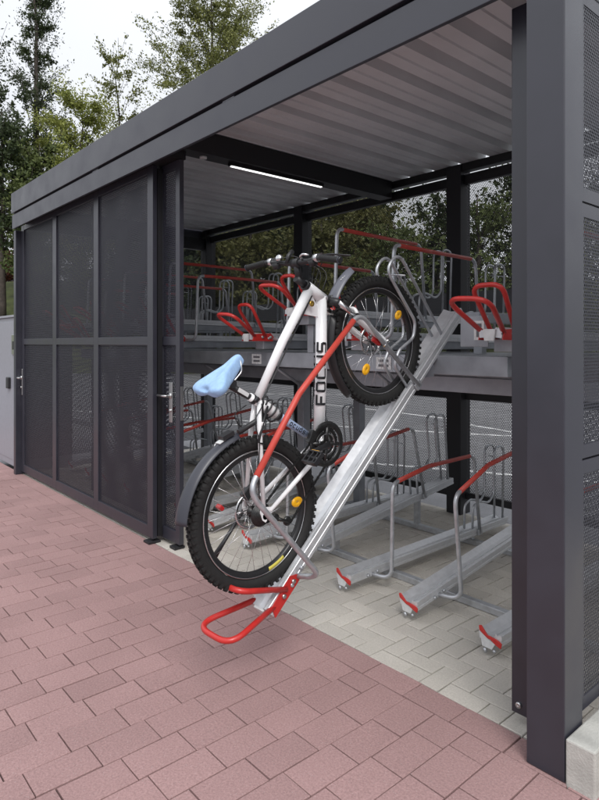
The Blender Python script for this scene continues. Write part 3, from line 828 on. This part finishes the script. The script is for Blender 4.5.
for i in range(9):
    a = R(90 - i * 22.5); q_ = C1 + Vector((0, math.cos(a) * rr, math.sin(a) * rr))
    if prev is not None: chain_run(prev, q_)
    prev = q_
ch.build('chain', 'drive', BK)
# rear derailleur
dr = MB()
dr.tube([RW + Vector((.07, .005, -.01)), RW + Vector((.082, .02, -.045)), PU + Vector((.012, 0, 0))], [.013, .014, .010], 10)
dr.tube([PU + Vector((.010, 0, 0)), PL + Vector((.010, 0, 0))], .007, 8, flat=.5); dr.tube([PU + Vector((-.006, 0, 0)), PL + Vector((-.006, 0, 0))], .006, 8, flat=.5)
for c_ in (PU, PL): dr.disc(c_, (1, 0, 0), .021, .008, 16)
dr.build('rear_derailleur', 'drive', BK)
fd = MB().box(.035, .058, -.035, .03, .082, .112, Matrix.Translation(BB) @ Matrix.Rotation(R(20), 4, 'X')).tube([BB + Vector((.02, -.015, .085)), BB + Vector((.045, -.01, .10))], .010, 8)
fd.build('front_derailleur', 'drive', BK, .003)
# fork
FK = MB(); ax_ = (HT - HB).normalized()
CR = HB - ax_ * .045; 
fk = empty('fork'); fk.parent = BK
MB().tube([HB - ax_ * .005, CR - ax_ * .005], .021, 14).tube([CR + Vector((-.07, 0, 0)), CR + Vector((-.03, .002, .012)), CR + Vector((.03, .002, .012)), CR + Vector((.07, 0, 0))], .021, 12).build('crown', 'black_plastic', fk)
for s_ in (-1, 1):
    top = CR + Vector((.064 * s_, 0, .01)); end = FW + Vector((.064 * s_, -.01, -.004)); mid = top + (end - top) * .36
    MB().tube([top, mid + (end - top) * .02], .0145, 14).build('stanchion', 'chrome', fk)
    MB().tube([mid, mid + (end - top) * .03, mid + (end - top) * .05, end + (top - end) * .08, end], [.021, .021, .0185, .0165, .012], 14).build('fork_leg', 'white_paint', fk)
    MB().tube([mid - (end - top) * .012, mid + (end - top) * .01], .0225, 14).build('dust_seal', 'black_plastic', fk)
arch = mid_c = CR + (FW - CR) * .40
MB().tube([arch + Vector((-.062, 0, 0)), arch + Vector((-.045, .03, .045)), arch + Vector((.045, .03, .045)), arch + Vector((.062, 0, 0))], .010, 10, fillet=.03).build('fork_brace', 'white_paint', fk)
MB().tube([FW + Vector((-.075, 0, 0)), FW + Vector((.078, 0, 0))], .006, 10).tube([FW + Vector((.078, 0, 0)), FW + Vector((.084, -.05, .01))], [.006, .004], 8).build('quick_release', 'chrome', fk)
MB().box(.040, .062, -.030, .002, -.032, .032, Matrix.Translation(FW + Vector((0, -.035, .05))) @ Matrix.Rotation(R(20), 4, 'X')).build('reflector', 'reflector_red', fk, .008)
# headset, stem and bars
MB().tube([HT, HT + ax_ * .018], .025, 16).tube([HB, HB - ax_ * .016], .026, 16).build('headset', 'black_plastic', BK)
ST0 = HT + ax_ * .025; ST1 = P(.930, .642)
MB().tube([HT + ax_ * .01, HT + ax_ * .075], .018, 14).tube([HT + ax_ * .05, ST1], .017, 12).tube([ST1 + Vector((-.024, 0, 0)), ST1 + Vector((.024, 0, 0))], .022, 14).build('stem', 'black_plastic', BK)
HBR = empty('handlebar'); HBR.parent = BK; HBR.location = ST1; HBR.rotation_euler = (0, R(5), R(3))
def HP(x, y, z): return Vector((x, y, z))
bp_ = [HP(-.285, -.035, .022), HP(-.17, -.015, .028), HP(-.07, 0, .004), HP(0, 0, 0), HP(.07, 0, .004), HP(.17, -.015, .028), HP(.30, -.035, .022)]
MB().tube(fillet_path(bp_, .05), [.0115, .0115, .013, .0155, .013, .0115, .0115], 14).build('bar', 'black_plastic', HBR)
for s_ in (-1, 1):
    e0, e1 = HP(.175 * s_, -.0155, .0277), HP(.29 * s_, -.036, .0218)
    g = MB(); n = 16
    g.tube([e0 + (e1 - e0) * i / n for i in range(n + 1)], [.0138 + (.001 if i % 2 else 0) for i in range(n + 1)], 14)
    g.build('grip', 'rubber', HBR)
    MB().tube([e1, e1 + (e1 - e0).normalized() * .004], .017, 14).build('grip_cap', 'grey_plastic', HBR)
    c_ = HP(.145 * s_, -.008, .024)
    MB().tube([c_ + HP(-.012 * s_, 0, 0), c_ + HP(.012 * s_, 0, 0)], .0185, 14).tube([c_, c_ + HP(0, .035, -.012)], .012, 10).build('lever_clamp', 'chrome', HBR)
    MB().tube([c_ + HP(0, .035, -.014), c_ + HP(.05 * s_, .055, -.028), c_ + HP(.15 * s_, .042, -.034)], [.008, .006, .005], 8, fillet=.02, flat=.6).build('brake_lever', 'black_plastic', HBR)
    MB().tube([c_ + HP(-.03 * s_, -.002, -.004), c_ + HP(-.03 * s_, -.01, -.032)], .021, 14).build('shifter', 'black_plastic', HBR)
    # cable loops from lever to head tube
    MB().tube([c_ + HP(-.01 * s_, .035, -.015), c_ + HP(-.05 * s_, .10, -.04), HP(-.03 * s_, .09, -.12), HP(-.02 * s_, .02, -.17)], .0024, 6, fillet=.06).tube([c_ + HP(-.03 * s_, .0, -.03), c_ + HP(-.07 * s_, .12, -.07), HP(-.035 * s_, .12, -.15), HP(-.03 * s_, .0, -.20)], .0022, 6, fillet=.06).build('cable', 'black_plastic', HBR)
# bell and light
bl = MB()
for i in range(6):
    a0 = i / 6 * math.pi / 2
bl.ring(HP(-.085, -.002, .036), (0, -.2, 1), [(.0005, .016), (.012, .014), (.018, .007), (.019, 0), (.0005, 0)], 20)
bl.build('bell', 'chrome', HBR)
MB().tube([HP(-.045, -.012, .012), HP(-.045, .02, .03), HP(-.045, .055, .03)], [.009, .010, .011], 14).build('light', 'black_plastic', HBR)
MB().tube([HP(.05, 0, .012), HP(.055, -.01, .04), HP(.08, -.01, .052), HP(.105, -.004, .04)], .0055, 8, fillet=.015).build('bar_fitting', 'chrome', HBR)
# seat post, rails, saddle
SPT = P(.285, .505)
MB().tube([SC + (SC - BB) * .02, SPT], .0145, 14).build('seat_post', 'black_plastic', BK)
sp_ = bpy.data.objects['seat_post']
MB().tube([SC + (SPT - SC) * .05, SC + (SPT - SC) * .17], .0215, 14).box(.015, .034, -.012, .012, -.008, .008, Matrix.Translation(SC + (SPT - SC) * .11)).build('seat_clamp', 'black_plastic', sp_, .002)
MB().box(.0142, .0152, -.008, .010, -.03, .03, Matrix.Translation(SC + (SPT - SC) * .55) @ Matrix.Rotation(R(18), 4, 'X')).build('post_decal', 'plate', sp_)
SA = empty('saddle'); SA.parent = BK; SA.location = P(.292, .548); SA.rotation_euler = (R(-2), 0, 0)
rl = MB()
for s_ in (-1, 1):
    rl.tube([(.018 * s_, .098, .004), (.022 * s_, .07, -.035), (.024 * s_, -.04, -.038), (.035 * s_, -.10, .002)], .0036, 8, fillet=.03)
rl.build('saddle_rail', 'chrome', SA)
MB().tube([(-.03, .0, -.04), (.03, .0, -.04)], .018, 12).build('saddle_clamp', 'black_plastic', SA)
# padded cover: lofted cross sections from tail to nose
secs = [(y_ * .80, hw_ * 1.12, hh_ * 1.25, zc_) for y_, hw_, hh_, zc_ in [(-.150, .045, .022, .016), (-.140, .078, .028, .020), (-.115, .096, .034, .022), (-.08, .092, .036, .020), (-.04, .068, .038, .017), (.0, .043, .045, .015), (.05, .027, .040, .012), (.10, .019, .034, .012), (.135, .016, .028, .010), (.150, .009, .020, .007)]]
def loft(secs, n=22):
    vs = []; fs = []
    for (y, hw, hh, zc) in secs:
        for k in range(n):
            a = 2 * math.pi * k / n; ca_, sa_ = math.cos(a), math.sin(a)
            x = hw * math.copysign(abs(ca_) ** .75, ca_)
            z = zc + (hh * .50 * abs(sa_) ** .8 if sa_ > 0 else -hh * .95 * abs(sa_) ** .6)
            if sa_ > 0 and y < .05: z -= .014 * math.exp(-(x / .02) ** 2)     # centre channel
            if y < -.04: z -= .012 * math.exp(-(x / .018) ** 2) * (1 if sa_ > 0 else 0)
            yy = y + (.032 * math.exp(-(x / .03) ** 2) * min(1, (-y - .05) / .06) if y < -.05 else 0)
            vs.append((x, yy, z))
    N = len(secs)
    for i in range(N - 1):
        for k in range(n):
            l = (k + 1) % n; fs.append((i * n + k, i * n + l, (i + 1) * n + l, (i + 1) * n + k))
    fs.append(tuple(range(n))[::-1]); fs.append(tuple((N - 1) * n + k for k in range(n)))
    return MB().add(vs, fs, True)
sc_ = loft(secs).build('saddle_cover', 'blue_cover', SA)
ss = sc_.modifiers.new('sub', 'SUBSURF'); ss.levels = 2; ss.render_levels = 2
# mudguards
def guard(c, r0, a0, a1, wid0, wid1, nm, m='grey_plastic', n=26, par=BK, lift=0., taper=True):
    vs = []; fs = []; K = 9
    for i in range(n + 1):
        q = i / n; a = R(a0 + (a1 - a0) * q); rad = r0 + lift * q; wd = wid0 + (wid1 - wid0) * q
        if taper and q > .9: wd *= max(.35, math.sqrt(max(0, 1 - ((q - .9) / .1) ** 2)))
        if q < .06: wd *= .6 + .4 * q / .06
        for lay in (0, 1):
            for k in range(K):
                t = -1 + 2 * k / (K - 1)
                rr_ = rad - .018 * t * t - lay * .003
                vs.append(c + Vector((t * wd, math.sin(a) * rr_, math.cos(a) * rr_)))
    row = 2 * K
    for i in range(n):
        for k in range(K - 1):
            a = i * row + k; b_ = a + row
            fs.append((a, a + 1, b_ + 1, b_)); fs.append((a + K, b_ + K, b_ + K + 1, a + K + 1))
        fs.append((i * row, (i + 1) * row, (i + 1) * row + K, i * row + K)); fs.append((i * row + K - 1, i * row + 2 * K - 1, (i + 1) * row + 2 * K - 1, (i + 1) * row + K - 1))
    fs.append(tuple(range(K)) + tuple(range(2 * K - 1, K - 1, -1)))
    o_ = n * row; fs.append(tuple(o_ + k for k in range(2 * K - 1, K - 1, -1)) + tuple(o_ + k for k in range(K)))
    return MB().add(vs, fs, True).build(nm, m, par)
g1 = guard(RW, .372, 28, -43, .028, .044, 'rear_mudguard', lift=.018, taper=False)
MB().tube([SC + sd_ * .09, SC + sd_ * .09 + Vector((0, -.05, .01)), RW + Vector((0, .18, .325))], .012, 10).box(-.02, .02, -.03, .03, -.006, .012, Matrix.Translation(RW + Vector((0, .13, .36))) @ Matrix.Rotation(R(-22), 4, 'X')).build('mudguard_stay', 'black_plastic', g1)
MB().box(-.016, .016, -.028, .028, 0, .006, Matrix.Translation(RW + Vector((0, .105, .360))) @ Matrix.Rotation(R(-17), 4, 'X')).build('clip', 'plate', g1, .002)
g2 = guard(FW + Vector((0, -.02, 0)), .395, -14, 17, .040, .036, 'front_mudguard', 'light_plastic', lift=.03)
MB().tube([CR + Vector((0, .02, .0)), FW + Vector((0, -.09, .39))], .014, 10).build('mudguard_stay', 'black_plastic', g2)
for k in range(5):    # pale marks moulded on the guard
    a = 3 + k * 2.0
    MB().box(.012, .018, -.004, .004, -.001, .001, Matrix.Translation(FW + Vector((0, -.02, 0))) @ Matrix.Rotation(R(-a), 4, 'X') @ Matrix.Translation((0, 0, .411))).build('mark', 'plate', g2) if k < 3 else None
g3 = guard(FW + Vector((0, .0, 0)), .362, -98, -26, .032, .030, 'down_tube_guard', 'black_plastic')
# kickstand folded along the rear stay, rear light
MB().tube([RW + Vector((-.075, .02, .01)), RW + Vector((-.095, -.16, -.02)), RW + Vector((-.10, -.24, -.03))], [.008, .0085, .013], 10).build('kickstand', 'black_plastic', BK)
MB().box(-.018, .018, -.010, .010, -.014, .014, Matrix.Translation(RW + Vector((-.08, -.075, .115)))).build('rear_reflector', 'reflector_red', BK, .006)
# brake calliper + hose
MB().box(-.066, -.036, -.03, .03, -.022, .022, Matrix.Translation(RW + Vector((0, .05, .065)))).build('brake_calliper', 'black_plastic', BK, .005)
MB().tube([P(.33, .33, .03), P(.25, .33, .05), P(.20, .24, .055), P(.1, .16, .065), P(.02, .07, .07)], .0024, 6, fillet=.06).tube([P(.30, .36, -.03), P(.23, .38, -.04), P(.22, .30, -.05), P(.26, .26, -.04)], .0024, 6, fillet=.05).build('cable', 'black_plastic', BK)
MB().tube([P(.352, .305, .024), P(.2, .245, .048), P(.215, .215, .05)], .006, 8).build('stay_band', 'black_plastic', BK)

# ------------------------------------------------------------------ locker to the left of the shelter
lk_ = empty('meter_cabinet', (-7.52, 2.20, 0)); tag(lk_, 'pale grey metal cabinet standing against the far end of the shelter', 'cabinet')
MB().box(-1.4, 0, 0, .6, .02, 1.83).build('body', 'locker', lk_, .006)
MB().box(-1.42, .01, -.02, .62, 1.832, 1.86).build('lid', 'locker', lk_, .004)
MB().box(-1.3, -.10, -.006, -.0005, .10, 1.78).build('door', 'locker', lk_, .002)
MB().box(-.33, -.13, -.02, -.0065, 1.38, 1.62).build('key_box', 'stainless', lk_, .004)
MB().box(-.29, -.20, -.024, -.0205, 1.44, 1.54).build('key_box_slot', 'black_plastic', lk_)
MB().box(-.50, -.40, -.04, -.0065, .96, 1.10).build('handle', 'black_plastic', lk_, .01)

# ------------------------------------------------------------------ background: trees, dark beam
def rays(px, d):
    t = (px - 299.5) / 605.; c = t * d
    return .656 * c - .755 * d, .755 * c + .656 * d
def tree(name, label, px, d, hgt, crown, leaf, nleaf, ls, seed, cat='tree', trunk_r=.16, z0=None, lean=0., group=None, clump=.55, nclump=90, bare=.25, trunk_vis=True):
    """crown(h01) -> radius at that height fraction; leaf faces gathered in clumps at the ends of real limbs"""
    KK = 1.55; d *= KK; hgt *= KK; ls *= KK * .86; nleaf = int(nleaf * 1.3); clump *= KK; trunk_r *= KK; c0_ = crown; crown = lambda h: c0_(h) * KK
    rg = np.random.default_rng(seed); x, y = rays(px, d)
    zb = bank(x, y) - .1 if z0 is None else z0
    T = empty(name, (x, y, zb)); tag(T, label, cat, group)
    tm = MB(); n = 12
    spine = [Vector((lean * (i / n) ** 1.5 + rg.normal(0, .05) * i / n * 2, rg.normal(0, .05) * i / n * 2, hgt * .97 * i / n)) for i in range(n + 1)]
    tm.tube(spine, [trunk_r * (1 - .93 * (i / n)) for i in range(n + 1)], 9)
    limbs = []
    for i in range(nclump):
        h = bare + (1 - bare) * (i + rg.random()) / nclump
        rad = crown(h) * (0.45 + .62 * math.sqrt(rg.random())); a = rg.random() * 2 * math.pi
        k = max(1, min(n - 1, int(h * n * .93 - rad / hgt * n * .35))); b0 = spine[k]
        c_ = Vector((b0.x + math.cos(a) * rad, b0.y + math.sin(a) * rad, h * hgt + rg.normal(0, .15)))
        m_ = b0.lerp(c_, .45) + Vector((rg.normal(0, .12) * rad, rg.normal(0, .12) * rad, (.05 + .2 * rg.random()) * rad))
        r0 = max(.014, trunk_r * .22 * (1 - h)); lp = fillet_path([b0, m_, c_], rad * .4, seg=3)
        limbs.append([tuple(q_) for q_ in lp]); tm.tube(lp, [r0, r0 * .5, .010], 5)
        for _ in range(2):      # side twigs
            q_ = Vector(lp[int(len(lp) * .6)]); e_ = q_ + Vector((rg.normal(0, .4), rg.normal(0, .4), rg.normal(.1, .25))) * rad * .5
            limbs.append([tuple(q_), tuple(q_.lerp(e_, .5)), tuple(e_)]); tm.tube([q_, e_], [r0 * .4, .006], 4)
    tm.build('trunk', 'bark', T)
    nl = len(limbs); idx = rg.integers(0, nl, nleaf); tt = rg.random(nleaf) ** .6 * 1.05
    A_ = np.array([l_[0] for l_ in limbs]); M_ = np.array([l_[len(l_) // 2] for l_ in limbs]); E_ = np.array([l_[-1] for l_ in limbs])
    t1 = tt[:, None]; base = A_[idx] * (1 - t1) ** 2 + 2 * M_[idx] * t1 * (1 - t1) + E_[idx] * t1 ** 2
    csz = rg.uniform(.35, 1.0, nl)[:, None] * clump * .62; ct = rg.random(nl)
    P_ = base + rg.normal(0, 1, (nleaf, 3)) * csz[idx] * np.array([.55, .55, .36]) * (.4 + .6 * t1)
    u = rg.normal(0, 1, (nleaf, 3)); u /= np.linalg.norm(u, axis=1)[:, None]
    v = rg.normal(0, 1, (nleaf, 3)); v -= (v * u).sum(1)[:, None] * u; v /= np.linalg.norm(v, axis=1)[:, None]
    s = rg.uniform(.5, 1.25, nleaf)[:, None] * ls
    q = np.stack([P_ - u * s, P_ - v * s * .5, P_ + u * s, P_ + v * s * .5], 1).reshape(-1, 3)
    me = bpy.data.meshes.new('crown'); me.vertices.add(len(q)); me.vertices.foreach_set('co', q.ravel())
    me.loops.add(len(q)); me.loops.foreach_set('vertex_index', np.arange(len(q), dtype=np.int32))
    me.polygons.add(nleaf); me.polygons.foreach_set('loop_start', np.arange(0, len(q), 4, dtype=np.int32))
    me.update(calc_edges=True)
    at = me.attributes.new('tone', 'FLOAT', 'FACE'); at.data.foreach_set('value', np.clip(ct[idx] * .7 + rg.random(nleaf) * .4, 0, 1))
    me.materials.append(M[leaf]); o = bpy.data.objects.new('crown', me); col.objects.link(o); o.parent = T
    return T
tall = lambda w_, p=.35: (lambda h: w_ * (.25 + math.sin(min(1, max(0, (1 - h) / (1 - p))) * math.pi * .55) * .75) * (1.0 if h > .3 else .8))
oval = lambda w_: (lambda h: w_ * math.sqrt(max(.02, 1 - ((h - .58) / .48) ** 2)))
# skyline above the roof
tree('tall_tree', 'tall thin dark tree with open crown, left of the shelter roof', 36, 26, 15.5, tall(1.9), 'leaf_dark', 17000, .068, 11, trunk_r=.2, clump=.55, nclump=90, bare=.22)
tree('broadleaf_tree', 'broad olive green tree showing above the middle of the roof edge', 212, 25, 13.6, oval(3.3), 'leaf_olive_lime', 52000, .066, 12, trunk_r=.2, clump=.75, nclump=130, bare=.3)
tree('broadleaf_tree', 'dark leafy tree cut off by the left edge of the photo', -20, 24, 15.5, tall(1.7), 'leaf_dark', 6500, .09, 13, trunk_r=.2, clump=.6, nclump=90, bare=.3)
tree('broadleaf_tree', 'bright yellow green young tree behind the far corner of the shelter roof', 82, 24, 9.0, oval(2.2), 'leaf_lime', 26000, .07, 14, trunk_r=.12, clump=.75, nclump=80, bare=.12)
tree('slender_tree', 'sparse pale green treetop between the tall dark tree and the broad tree', 118, 27, 11.2, oval(1.7), 'leaf_olive_lime', 4200, .08, 15, trunk_r=.09, clump=.45, nclump=46)
tree('broadleaf_tree', 'dense low dark tree at the far left behind the cabinet', 2, 23, 8.2, oval(1.9), 'leaf_dark', 13000, .09, 16, clump=.6, nclump=70, bare=.42)
tree('broadleaf_tree', 'dense mid green tree just left of the shelter corner', 40, 23, 7.0, oval(1.7), 'leaf_mid', 12000, .095, 17, clump=.6, nclump=70, bare=.15)
# woods seen through the rear wall: overlapping dark trees with trunks
wood = [(168, 20, 6.3, 2.3, 'leaf_dark'), (212, 22, 6.6, 2.3, 'leaf_dark'), (250, 20, 6.0, 2.1, 'leaf_olive'), (283, 23, 6.4, 2.4, 'leaf_dark'), (322, 20, 5.9, 2.2, 'leaf_olive'),
        (356, 22, 6.4, 2.3, 'leaf_olive'), (395, 19, 6.0, 1.9, 'leaf_mid'), (436, 22, 6.2, 1.6, 'leaf_dark'), (478, 20, 6.8, 1.7, 'leaf_mid'), (515, 22, 7.4, 1.9, 'leaf_dark'), (560, 20, 7.2, 2.1, 'leaf_olive'), (610, 21, 7.5, 2.1, 'leaf_dark')]
where = ['behind the far left bay of the shelter', 'with a pale trunk, behind the left bay', 'behind the handlebar side of the left bay', 'behind the second rear column',
         'above the handlebar, behind the middle bay', 'behind the front wheel, middle bay', 'just left of the third rear column', 'behind the third rear column',
         'with sky gaps in the right hand bay', 'behind the right hand bay beside the corner post', 'hidden mostly by the corner post', 'seen through the right end wall']
for i, (px, d, h, w_, lf) in enumerate(wood):
    tree('woodland_tree', '%s tree %s' % ({'leaf_dark': 'dark green', 'leaf_olive': 'olive green', 'leaf_mid': 'mid green'}[lf], where[i]), px, d, h - .9, oval(w_), lf, 11500 if i < 6 else 4200, .10, 40 + i, clump=.75 if i < 7 else .6, nclump=75, bare=.2, trunk_r=.2, group='woodland trees behind the shelter')
# second, farther row that closes the wood
for i, px in enumerate((140, 190, 235, 275, 315, 355)):
    tree('distant_tree', 'distant dark tree closing the wood, seen %s' % ['left of the shelter doors', 'through the gap beside the doors', 'above the blue saddle cover', 'behind the handlebar', 'right of the handlebar', 'above the front wheel', 'behind the red upper rails', 'behind the right rear column', 'through the right hand bay', 'behind the corner post'][i],
         px, 31, 6.9 if i < 6 else 5.2, oval(3.3), 'leaf_dark', 7500 if i < 7 else 3500, .15, 70 + i, clump=1.1, nclump=60, bare=.1, trunk_r=.2, group='far row of woodland trees')
# rusty hedge on the bank, far left
hx, hy = rays(4, 27)
hd = MB()
tree('copper_hedge', 'low reddish brown hedge on the bank at the far left', 0, 29, 1.8, lambda h: 2.6, 'leaf_rust', 9000, .09, 90, cat='hedge', clump=.5, nclump=50, bare=.1, trunk_r=.05)
# dark band built as a beam on posts across the far side of the car park
ax0, ay0 = rays(150, 16.5); ax1, ay1 = rays(560, 9.2)
br = empty('car_park_beam', (ax0, ay0, 0)); tag(br, 'long dark beam on posts beyond the car park lines', 'barrier')
d_ = Vector((ax1 - ax0, ay1 - ay0, 0)); L_ = d_.length; d_.normalize(); ang = math.atan2(d_.y, d_.x)
Tm = Matrix.Rotation(ang, 4, 'Z')
MB().box(0, L_, -.06, .06, 2.02, 2.38, Tm).build('beam', 'black_steel', br)
g = MB()
k = 0
while k * 3.2 < L_:
    k += 1

for q_ in (.02, .555):
    MB().box(L_ * q_ - .06, L_ * q_ + .06, .065, .18, -.03, 2.3, Tm).build('post', 'black_steel', br)
